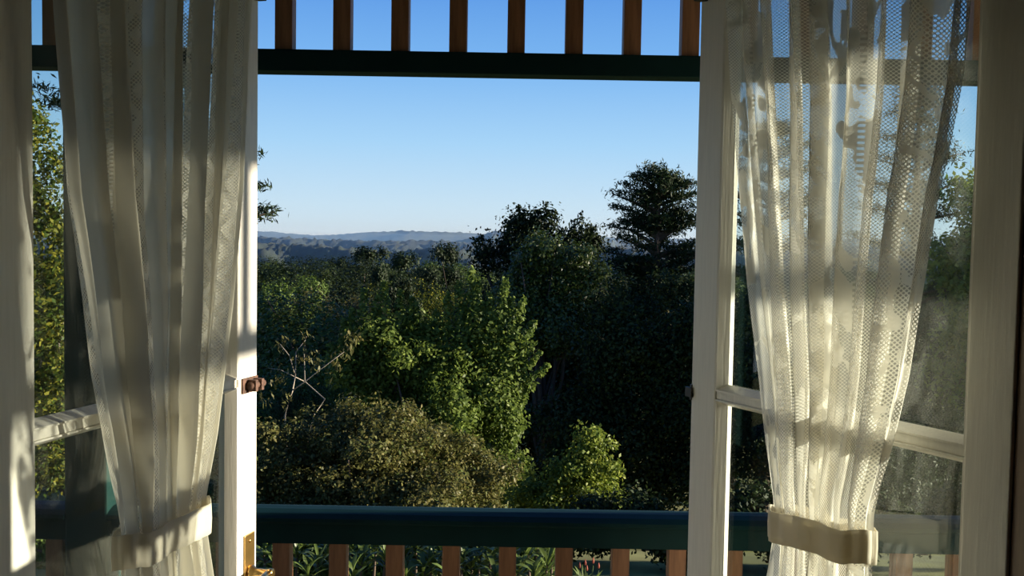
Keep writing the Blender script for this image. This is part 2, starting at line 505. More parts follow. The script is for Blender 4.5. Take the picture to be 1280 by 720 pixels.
bay(posts[0], posts[1], 'seen past the diamond lace curtain')
bay(posts[1], posts[2], 'spanning the open doorway')
bay(posts[2], posts[3], 'reaching the corner post')
r = tag(empty('railing', (VX1, .5, -.04)), 'side railing running back from the sunny corner post', 'railing')
fz = tag(empty('frieze', (VX1, .5, 2.0)), 'unseen side frieze, balusters set close to dim the sun, running back from the sunny corner post', 'frieze')
inv = lambda o: setattr(o, 'matrix_parent_inverse', Matrix.Translation(-o.parent.location))
a, b = VY0, PY - .055
for nm, me, m, p in (('handrail', cap_profile('handrail', (VX1, a), (VX1, b), (1, 0)), 'teal_paint', r),
                     ('sub_rail', oriented_box('sub_rail', a, b, .030, .805, .866, 'y'), 'teal_paint', r),
                     ('bottom_rail', oriented_box('bottom_rail', a, b, .030, .03, .085, 'y'), 'teal_paint', r),
                     ('beam', oriented_box('beam', a, b, .034, 2.027, 2.082, 'y'), 'teal_paint', fz),
                     ('head_beam', oriented_box('head_beam', a, b, .040, 2.417, 2.47, 'y'), 'teal_paint', fz)):
    o = obj(nm, me, m, p); inv(o)
for k in range(26):
    o = obj('baluster', bal_low, None, r); o.location = (VX1, PY - .15 - k * SP, .085); inv(o)
for k in range(52):  # overhead side balusters, out of view, doubled up to weaken sun on the doors
    o = obj('baluster', bal_top, None, fz); o.location = (VX1, PY - .12 - k * SP / 2, 2.082); inv(o)

# ------------------------------------------------------------------ curtains
def curtain(name, hinge, ang, si, edges, tie, matname, nf, width, seed, label, off=.052):
    root = tag(empty(name, (hinge[0], hinge[1], 0), ang), label, 'curtain')
    D = Vector((math.cos(ang), math.sin(ang), 0))
    Nn = Vector((-math.sin(ang), math.cos(ang), 0)) * si          # towards the room
    O = Vector((hinge[0], hinge[1], 0)) + Nn * off
    def hit(x, y):
        d = ray(x, y)
        t = (O - Vector((0, 0, EYE))).dot(Nn) / d.dot(Nn)
        P = Vector((0, 0, EYE)) + d * t
        return (P - O).dot(D), P.z
    a = sorted([hit(*p) for p in edges[0]], key=lambda q: q[1])
    b = sorted([hit(*p) for p in edges[1]], key=lambda q: q[1])
    az, as_ = [q[1] for q in a], [q[0] for q in a]
    bz, bs_ = [q[1] for q in b], [q[0] for q in b]
    t0 = [hit(*p) for p in tie]                                    # near top, near bottom, far top, far bottom
    zt = np.mean([q[1] for q in t0])
    R = np.random.default_rng(seed)
    nu, nv = 340, 170
    ztop, zbot = 2.215, .50
    zs = np.concatenate([np.linspace(ztop, zt + .12, 110, endpoint=False), np.linspace(zt + .12, zbot, nv - 110)])
    us = np.linspace(0, 1, nu)
    ph = np.zeros(nu)
    for q in range(4):
        ph += R.uniform(.3, .8) * np.sin(2 * math.pi * (q * .9 + .7) * us + R.uniform(0, 6))
    amp = 1 + .35 * np.sin(2 * math.pi * 2.1 * us + R.uniform(0, 6)) + .25 * np.sin(2 * math.pi * 4.7 * us + R.uniform(0, 6))
    V, UV = [], []
    ax, bx = np.array(as_), np.array(bs_)
    for z in zs:
        s0 = np.interp(z, az, ax); s1 = np.interp(z, bz, bx)
        if z < min(az): s0 += .03 * (min(az) - z)
        if z < min(bz): s1 -= .00 * (min(bz) - z)
        g = math.exp(-((z - zt) / .10) ** 2)
        A = (.024 * (1 - .5 * g)) * np.interp(z, [zbot, zt, zt + .35, ztop], [1, .8, 1, .85])
        phase = 2 * math.pi * nf * us + ph + .5 * math.sin(z * 2.1 + seed) * us + .25 * np.sin(z * 3.3 + us * 5)
        if z > ztop - .12: A *= .55 + .45 * (ztop - z) / .12
        n = amp * A * np.sin(phase) + .004 * np.sin(phase * 2.3 + z * 5) + .003 * np.sin(us * 90 + z * 2)
        W = (s1 - s0)
        bulge = .010 * g * np.sqrt(np.clip(1 - (2 * us - 1) ** 2, 0, 1))
        s = s0 + W * us + (W / nf) * .22 * np.cos(phase) * np.sin(math.pi * us) ** .4
        n = np.clip(n, -.042, .08) + bulge
        for i in range(nu):
            V.append((s[i], si * (off + n[i]), z))
            UV.append((us[i] * width, z))
    f = []
    for j in range(len(zs) - 1):
        for i in range(nu - 1):
            f.append((j * nu + i, j * nu + i + 1, (j + 1) * nu + i + 1, (j + 1) * nu + i))
    me = bpy.data.meshes.new('curtain_cloth')
    me.from_pydata(V, [], f)
    uvl = me.uv_layers.new(name='UVMap')
    li = np.empty(len(me.loops), dtype=np.int32); me.loops.foreach_get('vertex_index', li)
    uvl.data.foreach_set('uv', np.array(UV, dtype=np.float32)[li].ravel())
    me.polygons.foreach_set('use_smooth', [True] * len(me.polygons))
    obj('cloth', me, matname, root)
    # curtain wire and its two hooks at the head of the leaf
    obj('rod', tubes('rod', [[(.02, si * off, 2.2, .005), (LL - .02, si * off, 2.2, .005)]], 10), 'brass', root)
    for s in (.03, LL - .03):
        obj('rod_bracket', box('rod_bracket', (s - .006, si * .0005, 2.19), (s + .006, si * (off + .004), 2.197), .001), 'brass', root)
    # tie-back: a soft band round the gathered cloth
    sA = np.interp(t0[0][1], az, ax) ; sB = np.interp(t0[2][1], bz, bx)
    cs, hs, hn = (sA + sB) / 2, abs(sB - sA) / 2 + .001, .034
    zn = (t0[0][1] + t0[1][1]) / 2; zf = (t0[2][1] + t0[3][1]) / 2
    hw = ((t0[0][1] - t0[1][1]) + (t0[2][1] - t0[3][1])) / 4
    vv, ff = [], []
    n = 64
    rows = [(-1, .0), (-.97, .0015), (-.5, .002), (0, .0025), (.5, .002), (.97, .0015), (1, 0), (.9, -.001), (-.9, -.001)]
    for k in range(n):
        t = 2 * math.pi * k / n
        c, s_ = math.cos(t), math.sin(t)
        e = .8
        ps = math.copysign(abs(c) ** e, c); pn = math.copysign(abs(s_) ** e, s_)
        wr = .0022 * math.sin(9 * t + 1) + .0015 * math.sin(17 * t)
        for q, o_ in rows:
            ss = cs + ps * (hs + o_ + wr)
            nn = off + .006 + pn * (hn + o_ + wr)
            fr = (ss - sA) / (sB - sA)
            zz = zn + (zf - zn) * fr + q * hw + .003 * math.sin(5 * t)
            vv.append((ss, si * nn, zz))
    m = len(rows)
    for k in range(n):
        for q in range(m):
            ff.append((k * m + q, k * m + (q + 1) % m, ((k + 1) % n) * m + (q + 1) % m, ((k + 1) % n) * m + q))
    tb = obj('tieback', mesh('tieback', vv, ff, True), 'tieback_cloth', root)
    tag(tb, 'plain cream tie-back band')
    return root
curtain('lace_curtain', HL, AL, -1,
        ([(61, 0), (80, 240), (90, 300), (101, 372), (114, 475), (127, 540), (143, 640), (147, 690), (145, 720)],
         [(316, 0), (309, 120), (302, 230), (287, 372), (274, 475), (266, 540), (252, 619), (253, 660), (262, 720)]),
        ((160, 664), (156, 706), (252, 619), (252, 659)), 'lace_diamond', 9.5, 1.25, 3,
        'cream lace curtain with diamond openwork tied back on the door with brass handle')
curtain('lace_curtain', HR, AR, 1,
        ([(1213, 0), (1204, 100), (1186, 200), (1176, 240), (1157, 355), (1136, 475), (1112, 570), (1093, 640), (1091, 690), (1090, 720)],
         [(909, 0), (914, 100), (922, 200), (937, 355), (953, 475), (963, 570), (971, 635), (970, 670), (964, 720)]),
        ((1091, 663), (1090, 704), (971, 630), (971, 670)), 'lace_floral', 8.0, 1.15, 11,
        'sheer cream lace curtain with floral net glowing in the sun, tied back')

# ------------------------------------------------------------------ ground and hills
GY = [-60, 9, 12, 16, 25, 45, 100, 200, 400, 700, 1100]
GZ = [-1.65, -1.65, -2.3, -4.0, -7.0, -9.4, -13.5, -22, -48, -95, -160]
def gz(x, y):
    return float(np.interp(y, GY, GZ)) + (.25 * math.sin(x * .11 + y * .07) * min(1, max(0, (y - 10) / 20)))
ys = np.unique(np.concatenate([np.linspace(-30, 8, 8), np.linspace(8, 60, 40), np.linspace(60, 1100, 50)]))
v, f = [], []
NX = 61
for y in ys:
    hw = 30 + max(0, y) * 1.1
    for i in range(NX):
        x = (i / (NX - 1) * 2 - 1) * hw
        v.append((x, y, gz(x, y)))
for j in range(len(ys) - 1):
    for i in range(NX - 1):
        f.append((j * NX + i, j * NX + i + 1, (j + 1) * NX + i + 1, (j + 1) * NX + i))
struct('ground', mesh('ground', v, f, True), 'lawn')

def ridge(label, pts, Y, base, depth, m, rough, seed):
    R = np.random.default_rng(seed)
    P = [at(x, y, Y) for x, y in pts]
    px, pz = [p.x for p in P], [p.z for p in P]
    nx, ny = 420, 26
    xs = np.linspace(px[0], px[-1], nx)
    top = np.interp(xs, px, pz)
    kn = np.ones(9) / 9
    top = np.convolve(np.pad(top, 4, mode='edge'), kn, mode='valid')
    v, f = [], []
    cen = (px[0] + px[-1]) / 2
    for j in range(ny):
        t = j / (ny - 1)                         # 0 near foot .. 1 back
        prof = math.sin(min(1, t / .7) * math.pi / 2) if t < .7 else math.cos((t - .7) / .3 * math.pi / 2 * .6)
        gul = .22 * np.sin(xs / Y * 60 + 3 * math.sin(t * 4 + seed)) * math.sin(t / .7 * math.pi if t < .7 else 0)
        z = base + (top - base) * np.clip(prof + .35 * gul, -.1, 1) + R.normal(0, rough, nx)
        y = Y + (t - .7) * depth
        for i in range(nx): v.append((xs[i] * y / Y, y, z[i]))
    for j in range(ny - 1):
        for i in range(nx - 1):
            f.append((j * nx + i, j * nx + i + 1, (j + 1) * nx + i + 1, (j + 1) * nx + i))
    o = obj('distant_ridge', mesh('distant_ridge', v, f, True), m)
    tag(o, label, 'hill')
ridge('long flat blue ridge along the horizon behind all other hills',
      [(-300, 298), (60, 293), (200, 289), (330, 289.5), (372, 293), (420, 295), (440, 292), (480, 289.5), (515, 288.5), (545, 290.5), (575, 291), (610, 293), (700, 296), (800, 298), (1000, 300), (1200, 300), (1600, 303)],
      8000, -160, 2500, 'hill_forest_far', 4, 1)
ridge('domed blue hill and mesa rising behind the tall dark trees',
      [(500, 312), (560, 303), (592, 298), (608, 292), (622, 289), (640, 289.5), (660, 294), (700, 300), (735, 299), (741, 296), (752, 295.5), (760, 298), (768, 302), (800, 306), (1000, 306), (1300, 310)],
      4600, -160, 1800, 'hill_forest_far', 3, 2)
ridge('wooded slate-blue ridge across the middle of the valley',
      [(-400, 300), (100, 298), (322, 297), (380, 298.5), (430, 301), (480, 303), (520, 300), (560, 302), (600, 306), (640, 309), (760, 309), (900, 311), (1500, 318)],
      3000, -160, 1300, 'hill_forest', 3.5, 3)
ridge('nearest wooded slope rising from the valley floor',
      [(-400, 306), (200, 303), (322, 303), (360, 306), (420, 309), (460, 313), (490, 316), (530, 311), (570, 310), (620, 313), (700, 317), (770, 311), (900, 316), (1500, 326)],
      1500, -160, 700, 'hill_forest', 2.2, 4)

# ------------------------------------------------------------------ foliage
def leaf_mesh(name, P, Nrm, size, aspect=.55, fold=.0, axis=None, seed=0):
    """P (n,3) positions, Nrm (n,3) leaf normals: one small pointed four-sided leaf at each"""
    R = np.random.default_rng(seed)
    n = len(P)
    Nrm = Nrm / np.linalg.norm(Nrm, axis=1, keepdims=True)
    A = R.normal(size=(n, 3)) if axis is None else axis + R.normal(0, .35, size=(n, 3))
    A -= Nrm * np.sum(A * Nrm, axis=1, keepdims=True)
    A /= np.linalg.norm(A, axis=1, keepdims=True) + 1e-9
    B = np.cross(Nrm, A)
    L = (size * R.uniform(.65, 1.25, size=(n, 1)))
    W = L * aspect * .5
    V = np.empty((n, 4, 3), dtype=np.float32)
    V[:, 0] = P - A * L * .5
    V[:, 1] = P + B * W - A * L * .05 + Nrm * L * fold
    V[:, 2] = P + A * L * .5
    V[:, 3] = P - B * W - A * L * .05 + Nrm * L * fold
    me = bpy.data.meshes.new(name)
    me.vertices.add(n * 4); me.loops.add(n * 4); me.polygons.add(n)
    me.vertices.foreach_set('co', V.ravel())
    me.loops.foreach_set('vertex_index', np.arange(n * 4, dtype=np.int32))
    me.polygons.foreach_set('loop_start', np.arange(0, n * 4, 4, dtype=np.int32))
    me.update(calc_edges=True)
    return me
def crown(blobs, ncl, per, clr, seed, shell=.75, up=.35, flat=1.0, nz=.6):
    """clumps of leaves gathered on the outside of overlapping blobs; blobs = (centre, (rx,ry,rz))"""
    R = np.random.default_rng(seed)
    wgt = np.array([r[0] * r[2] for c, r in blobs]); wgt = wgt / wgt.sum()
    Ps, Ns = [], []
    idx = R.choice(len(blobs), size=ncl, p=wgt)
    d = R.normal(size=(ncl, 3)); d /= np.linalg.norm(d, axis=1, keepdims=True)
    rad = shell + (1 - shell) * R.random(ncl) + R.normal(0, .05, ncl)
    rad *= 1 - .5 * (R.random(ncl) < .25) * R.random(ncl)
    cen = np.array([blobs[i][0] for i in idx]); rr = np.array([blobs[i][1] for i in idx])
    cc = cen + d * rr * rad[:, None]
    k = np.clip(R.normal(0, 1, size=(ncl, per, 3)), -1.6, 1.6) * clr * R.uniform(.55, 1.3, size=(ncl, 1, 1))
    k[:, :, 2] *= flat
    P = (cc[:, None, :] + k).reshape(-1, 3)
    Nn = (d[:, None, :] * .9 + np.array([0, 0, up]) + R.normal(0, nz, size=(ncl, per, 3))).reshape(-1, 3)
    return P, Nn, cc
def lumps(blobs, per, frac, seed, fz=.85):
    """break each blob into smaller leafy lumps on its surface, with gaps between them"""
    R = np.random.default_rng(seed)
    out = []
    for c, r in blobs:
        n = max(3, int(per * (r[0] * r[2]) / np.mean([b[1][0] * b[1][2] for b in blobs])))
        d = R.normal(size=(n, 3)); d /= np.linalg.norm(d, axis=1, keepdims=True)
        for q in range(n):
            k = frac * R.uniform(.6, 1.35)
            m = (r[0] * r[1] * r[2]) ** (1 / 3) * k
            p = np.array(c) + d[q] * np.array(r) * R.uniform(.62, .95)
            out.append((tuple(p), (m, m, m * fz)))
        out.append((c, tuple(v * .55 for v in r)))
    return out
def pxblobs(lst, d, depth=1.0):
    out = []
    for x, y, rx, ry, *dy in lst:
        dd = d + (dy[0] if dy else 0)
        s = dd / F
        out.append((tuple(at(x, y, dd)), (rx * s, rx * s * depth, ry * s)))
    return out
def limbs(base, tips, r0, R, frac=.35):
    """a trunk that forks into limbs reaching for the given points"""
    b = Vector(base)
    mean = sum((Vector(t) for t in tips), Vector()) / len(tips)
    fork = b + (mean - b) * frac
    fork.x = b.x + (mean.x - b.x) * .4
    paths = [[(*b, r0), (*(b + (fork - b) * .5 + Vector((R.normal(0, .03), R.normal(0, .03), 0))), r0 * .85), (*fork, r0 * .7)]]
    for t in tips:
        t = Vector(t)
        m = fork + (t - fork) * .5 + Vector((R.normal(0, .08), R.normal(0, .08), .08)) * (t - fork).length * .5
        paths.append([(*fork, r0 * .5), (*m, r0 * .3), (*t, r0 * .08)])
    return paths
SPOTS = []                                     # footprints (x, y, radius) of every crown
def tree(name, label, cat, blobs, lm, ncl, per, clr, size, seed, aspect=.55, base=None, r0=.12, bark='bark', group=None, shell=.75, up=.35, flat=1.0, sprays=None, lump=(9, .42)):
    R = np.random.default_rng(seed + 100)
    if base is None:
        c = np.mean([b[0] for b in blobs], axis=0)
        base = (c[0], c[1], gz(c[0], c[1]))
    root = tag(empty(name, base), label, cat, group)
    SPOTS.extend((c[0], c[1], max(r[0], r[1]) * 1.12) for c, r in blobs)
    if lump: blobs = lumps(blobs, lump[0], lump[1], seed + 7, *lump[2:])
    P, Nn, cc = crown(blobs, ncl, per, clr, seed, shell, up, flat)
    if sprays is not None:
        P = np.concatenate([P, sprays[0]]); Nn = np.concatenate([Nn, sprays[1]])
    keep = P[:, 2] > base[2] + .03
    P, Nn = P[keep], Nn[keep]
    off = np.array(base)
    tag(obj('foliage', leaf_mesh('foliage', P - off, Nn, size, aspect, .08, seed=seed), lm, root), kind='stuff')
    tips = [cc[i] for i in R.choice(len(cc), size=min(len(cc), 16), replace=False)]
    obj('trunk', tubes('trunk', [[(p[0] - off[0], p[1] - off[1], p[2] - off[2], p[3]) for p in pa] for pa in limbs(base, tips, r0, R)]), bark, root)
    return root
def shoots(pts, d, n, w, seed):
    """upright leafy shoots: (x, y_top, y_bottom) in photo pixels at depth d"""
    R = np.random.default_rng(seed)
    Ps, Ns = [], []
    for x, y0, y1, *dx in pts:
        a, b = np.array(at(x, y0, d)), np.array(at(x + (dx[0] if dx else 0), y1, d))
        t = R.random(n)
        rad = w * (.25 + .9 * t)
        th = R.uniform(0, 2 * math.pi, n)
        p = a + (b - a) * t[:, None] + np.stack([np.cos(th) * rad, np.sin(th) * rad, R.normal(0, .03, n)], 1) * R.random(n)[:, None] ** .5
        Ps.append(p); Ns.append(np.stack([np.cos(th), np.sin(th), R.normal(.5, .5, n)], 1) + R.normal(0, .5, (n, 3)))
    return np.concatenate(Ps), np.concatenate(Ns)

# low rounded shrub with small brownish leaves below the handrail line
tree('rounded_shrub', 'broad rounded shrub with small brownish olive leaves just beyond railing', 'shrub',
     pxblobs([(470, 560, 90, 62), (400, 575, 75, 55), (345, 590, 60, 60, -.4), (540, 585, 80, 60, .2), (600, 610, 55, 40, .1), (490, 640, 120, 60, -.5), (350, 640, 90, 50, -.5), (270, 600, 70, 60), (580, 650, 70, 40, -.4), (430, 530, 55, 34, .3)], 11),
     'leaf_brown', 2600, 30, .06, .050, 21, r0=.07, lump=(14, .34, .55))
# green deciduous tree with upright shoots
sh = shoots([(590, 336, 420), (597, 350, 430), (632, 348, 430, -10), (560, 368, 440), (612, 366, 440), (655, 372, 450, -24), (669, 400, 470, -36), (686, 456, 500, -60), (640, 372, 450, -6), (480, 352, 430), (455, 360, 440), (500, 362, 440), (520, 380, 450),
             (545, 388, 460), (430, 398, 470), (668, 428, 490, -44), (657, 498, 560, -50), (574, 352, 430), (604, 380, 460), (515, 370, 440), (470, 372, 450), (648, 395, 470, -18), (675, 440, 500, -50), (660, 470, 530, -50), (625, 400, 470),
             (440, 385, 450), (650, 535, 580, -30), (415, 430, 480, 10), (670, 480, 520, -60), (583, 380, 450), (535, 405, 470)], 16, 330, .20, 5)
tree('leafy_green_tree', 'bright green leafy tree with upright shoots catching the sun', 'tree',
     pxblobs([(585, 455, 46, 60), (500, 450, 60, 56), (610, 510, 44, 50), (560, 520, 80, 70), (460, 480, 44, 50), (600, 590, 52, 50), (635, 600, 34, 34), (445, 450, 32, 34)], 16, .9),
     'leaf_green', 1500, 30, .10, .085, 22, r0=.11, sprays=sh, lump=(11, .34))
tree('leafy_bush', 'small sunlit yellow-green bush standing before the black shade', 'bush',
     pxblobs([(736, 568, 30, 32), (755, 610, 30, 32), (715, 610, 36, 36), (690, 630, 40, 30), (745, 640, 40, 30), (650, 630, 40, 34, .4)], 13),
     'leaf_bush', 560, 30, .06, .062, 23, r0=.04, lump=(9, .38))
# tall dark trees
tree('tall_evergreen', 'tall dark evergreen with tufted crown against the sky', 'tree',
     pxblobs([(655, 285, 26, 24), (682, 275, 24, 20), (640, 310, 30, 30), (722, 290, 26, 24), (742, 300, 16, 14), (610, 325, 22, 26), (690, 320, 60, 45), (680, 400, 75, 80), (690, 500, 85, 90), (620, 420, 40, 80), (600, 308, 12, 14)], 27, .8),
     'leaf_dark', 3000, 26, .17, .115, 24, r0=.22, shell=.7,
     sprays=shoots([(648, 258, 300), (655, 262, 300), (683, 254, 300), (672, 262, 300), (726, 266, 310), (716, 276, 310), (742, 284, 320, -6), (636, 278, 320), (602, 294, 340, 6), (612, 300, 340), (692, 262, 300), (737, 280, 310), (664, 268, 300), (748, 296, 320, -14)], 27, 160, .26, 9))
tree('glossy_leaved_tree', 'mid-green tree with glossy leaves in front of tall evergreen', 'tree',
     pxblobs([(690, 330, 42, 40), (670, 380, 48, 50), (725, 370, 30, 50), (700, 420, 50, 45), (650, 350, 26, 34)], 23.3, .9),
     'leaf_gloss', 1300, 26, .12, .10, 25, r0=.15)
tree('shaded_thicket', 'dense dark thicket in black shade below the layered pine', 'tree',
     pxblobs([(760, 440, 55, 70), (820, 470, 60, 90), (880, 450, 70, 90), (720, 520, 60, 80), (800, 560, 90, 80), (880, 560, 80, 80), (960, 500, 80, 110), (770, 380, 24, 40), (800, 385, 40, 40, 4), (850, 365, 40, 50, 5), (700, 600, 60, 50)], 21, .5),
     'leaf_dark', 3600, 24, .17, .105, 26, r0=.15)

# layered pine: tiers of near-level branches carrying flat pads of needles
def pine(label, trunk_px, ytop, d, tiers, seed, base=None, padr=.42, needle=.17, r0=.28, mname='needle', per=150):
    R = np.random.default_rng(seed)
    top = at(trunk_px, ytop, d)
    bx = top.x; bz = gz(bx, d)
    root = tag(empty('layered_pine', (bx, d, bz)), label, 'pine')
    SPOTS.append((bx, d, max(max(t[1:]) for t in tiers) * d / F * .95))
    paths = [[(0, 0, 0, r0), (R.normal(0, .1), 0, (top.z - bz) * .5, r0 * .7), (0, 0, top.z - bz, r0 * .15)]]
    Ps, Ns = [], []
    s = d / F
    def branch(dx, dy, z, L):
        L *= R.uniform(.88, 1.04)
        rise = L * R.uniform(-.02, .12)
        a = Vector((0, 0, z - L * R.uniform(.2, .5))); tip = Vector((dx * L, dy * L, z + R.normal(0, .12)))
        m = a + (tip - a) * .55 + Vector((0, 0, rise))
        paths.append([(*a, r0 * .28), (*m, r0 * .16), (*tip, r0 * .03)])
        npad = max(3, int(L / .45))
        for q in range(npad):
            t = .22 + .78 * (q + .5) / npad
            p = (1 - t) ** 2 * a + 2 * t * (1 - t) * m + t * t * tip
            pr = padr * (1.1 - .45 * t)
            pr *= R.uniform(.75, 1.25)
            k = R.normal(0, 1, (per, 3)) * np.array([pr * .55, pr * .55, pr * .20])
            Ps.append(np.array(p) + k + np.array([0, 0, .08 + .05 * R.normal()]))
            Ns.append(R.normal(0, .8, (per, 3)) + np.array([0, 0, .3]))
    for (y, lpx, rpx) in tiers:
        z = at(trunk_px, y, d).z - bz
        branch(-1, R.normal(0, .12), z, lpx * s)
        branch(-.9, R.uniform(-.5, .5), z + R.uniform(-.35, .05), lpx * s * R.uniform(.5, .85))
        branch(1, R.normal(0, .12), z + R.normal(0, .2), rpx * s)
        branch(.9, R.uniform(-.5, .5), z + R.uniform(-.35, .05), rpx * s * R.uniform(.5, .85))
        a = R.uniform(0, 2 * math.pi)
        branch(math.cos(a), math.sin(a), z + R.normal(0, .2), (lpx + rpx) / 2 * s * R.uniform(.4, .7))
    P = np.concatenate(Ps); Nn = np.concatenate(Ns)
    tag(obj('foliage', leaf_mesh('foliage', P, Nn, needle, .22, .05, seed=seed), mname, root), kind='stuff')
    obj('trunk', tubes('trunk', paths), 'bark', root)
    return root
pine('tall layered pine with flat tiers of dark needles beside the door', 824, 222, 30,
     [(220, 22, 40), (227, 34, 46), (235, 44, 46), (245, 56, 46), (266, 66, 50), (274, 40, 52), (282, 66, 55), (300, 56, 58), (313, 74, 60), (324, 60, 60), (336, 62, 62), (348, 56, 64), (362, 58, 66), (378, 56, 66), (398, 58, 68), (420, 60, 70), (446, 60, 70)], 31, per=115, padr=.46)
pine('dark pine crown showing through the sheer floral lace', 965, 150, 33,
     [(160, 22, 26), (185, 40, 40), (210, 55, 52), (238, 62, 64), (265, 70, 70), (295, 78, 80), (330, 84, 84), (370, 90, 90), (420, 94, 94), (470, 94, 94)], 32, per=110, padr=.65)
pine('dark pine behind the glass beside the hinge of floral curtain door', 1150, 105, 34,
     [(118, 14, 16), (140, 24, 26), (165, 40, 40), (195, 52, 52), (228, 60, 62), (262, 66, 66), (300, 72, 72), (345, 78, 78), (400, 84, 84), (460, 84, 84)], 33, per=110, padr=.65)
pine('pine whose branch tip shows past the diamond curtain edge', 196, 60, 19,
     [(92, 60, 20), (112, 150, 20), (135, 140, 30), (205, 120, 122), (232, 110, 30), (246, 60, 146), (256, 90, 156), (265, 60, 140), (300, 110, 60), (350, 100, 70)], 34, per=110, padr=.40, needle=.16, r0=.14)
tree('sunny_tree', 'sunlit green tree seen through glass beside the hinge stile', 'tree',
     pxblobs([(1205, 235, 34, 34), (1235, 280, 50, 60), (1195, 330, 40, 50), (1250, 400, 70, 80), (1200, 450, 50, 60)], 25, .8),
     'leaf_bush', 520, 26, .20, .17, 35, r0=.16)

# tall yellowing tree on the left
tree('yellowing_tree', 'yellow-green autumn tree with pale branches left of diamond curtain', 'tree',
     pxblobs([(62, 200, 34, 44), (40, 260, 50, 55), (70, 330, 40, 50), (40, 400, 60, 60), (75, 470, 40, 40), (40, 520, 55, 50), (20, 160, 40, 40), (70, 590, 45, 40), (-20, 350, 70, 140), (-30, 560, 80, 90), (100, 400, 30, 50)], 12.5, .8),
     'leaf_yellow', 2100, 24, .10, .078, 36, r0=.10, bark='pale_bark', shell=.6)
tree('yellowing_shrub', 'low green and yellow shrub at foot of the yellowing tree', 'shrub',
     pxblobs([(60, 690, 40, 36), (110, 700, 40, 30), (160, 690, 50, 30, -.4), (220, 684, 44, 32, -.9), (20, 700, 50, 40)], 9.9),
     'leaf_green', 420, 24, .07, .07, 37, r0=.04)

# sparse shrub with bare pale stems
def bare():
    d = 14
    root = tag(empty('bare_shrub', tuple(at(368, 640, d))), 'sparse shrub with bare pale stems and few drooping leaves', 'shrub')
    o = root.location
    root.location.z = gz(o.x, o.y); root.location.y = d
    b = Vector(root.location)
    def L(*pp): return [(*(at(x, y, d + dy) - b), r) for x, y, dy, r in pp]
    P = [L((360, 600, 0, .018), (356, 520, 0, .014), (366, 488, 0, .012), (369, 470, 0, .010), (370, 440, .1, .008), (382, 425, .1, .004)),
         L((375, 600, .1, .018), (392, 520, 0, .012), (406, 499, 0, .010), (381, 477, .1, .009), (380, 440, .1, .008), (383, 420, .1, .004)),
         L((366, 488, 0, .010), (381, 477, -.1, .008), (400, 462, -.2, .006), (430, 440, -.2, .004)),
         L((369, 470, 0, .008), (362, 445, -.1, .006), (350, 430, -.2, .004)),
         L((381, 477, .1, .008), (350, 462, 0, .005), (335, 460, 0, .003))]
    P[0].insert(0, (0, 0, 0, .022)); P[1].insert(0, (.05, .05, 0, .022))
    obj('stems', tubes('stems', P), 'pale_bark', root)
    R = np.random.default_rng(3)
    pts = []
    for x, y in ((383, 422), (385, 440), (392, 450), (375, 450), (430, 440), (437, 425), (425, 452), (445, 420), (350, 430), (352, 465), (345, 480), (395, 458), (415, 462), (440, 432), (348, 440), (360, 500), (335, 500)):
        c = np.array(at(x, y, d)) - np.array(b)
        pts.append(c + R.normal(0, .07, (16, 3)))
    pts = np.concatenate(pts)
    tag(obj('foliage', leaf_mesh('foliage', pts, R.normal(0, 1, pts.shape), .10, .4, .05, axis=np.array([0, 0, -1.0]), seed=4), 'leaf_olive', root), kind='stuff')
bare()
SPOTS.append((at(385, 460, 14).x, 14, 1.0))

# low dark hedge closing the far side of the lawn
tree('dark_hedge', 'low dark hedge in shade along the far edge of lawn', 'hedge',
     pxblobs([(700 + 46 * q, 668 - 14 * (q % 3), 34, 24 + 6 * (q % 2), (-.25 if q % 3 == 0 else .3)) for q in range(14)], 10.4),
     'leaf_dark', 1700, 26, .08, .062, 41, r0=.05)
tree('leafy_hedge', 'dense green hedge behind the rosette plants', 'hedge',
     pxblobs([(250 + 42 * q, 700 - 8 * (q % 2), 34, 30) for q in range(11)], 8.8),
     'leaf_mid', 1200, 26, .07, .05, 42, r0=.04)

# ------------------------------------------------------------------ valley woodland, tree by tree
def proto(kind, seed):
    """a woodland tree 1 m tall at the origin: foliage and trunk meshes"""
    R = np.random.default_rng(seed)
    bl = []
    if kind == 'round':
        bl = [((0, 0, .62), (.30, .30, .30))]
        for q in range(7):
            a = R.uniform(0, 6.28)
            bl.append(((.24 * math.cos(a), .24 * math.sin(a), R.uniform(.35, .78)), (.17, .17, .15)))
        n, pr, cl, sz = 1300, 16, .022, .0165
    elif kind == 'flat':
        for z, r in ((.45, .34), (.58, .36), (.70, .32), (.82, .24), (.93, .12)):
            for q in range(4):
                a = R.uniform(0, 6.28)
                bl.append(((r * .6 * math.cos(a), r * .6 * math.sin(a), z + R.normal(0, .02)), (r * .5, r * .5, .05)))
        n, pr, cl, sz = 1300, 16, .020, .018
    else:
        for q in range(8):
            z = .15 + .1 * q
            r = .26 * (1 - q / 9) + .04
            a = R.uniform(0, 6.28)
            bl.append(((.06 * math.cos(a), .06 * math.sin(a), z), (r, r, .10)))
        n, pr, cl, sz = 1200, 16, .019, .0165
    P, Nn, cc = crown(bl, n, pr, cl, seed, .7, .25, nz=.38)
    P[:, 2] = np.maximum(P[:, 2], .02)
    fm = leaf_mesh('woodland_foliage', P, Nn, sz, .6, .08, seed=seed)
    tips = [cc[i] for i in R.choice(len(cc), 8, replace=False)]
    tm = tubes('woodland_trunk', limbs((0, 0, 0), tips, .022, R, .45), 5)
    tm.materials.append(MATS['bark'])
    return fm, tm
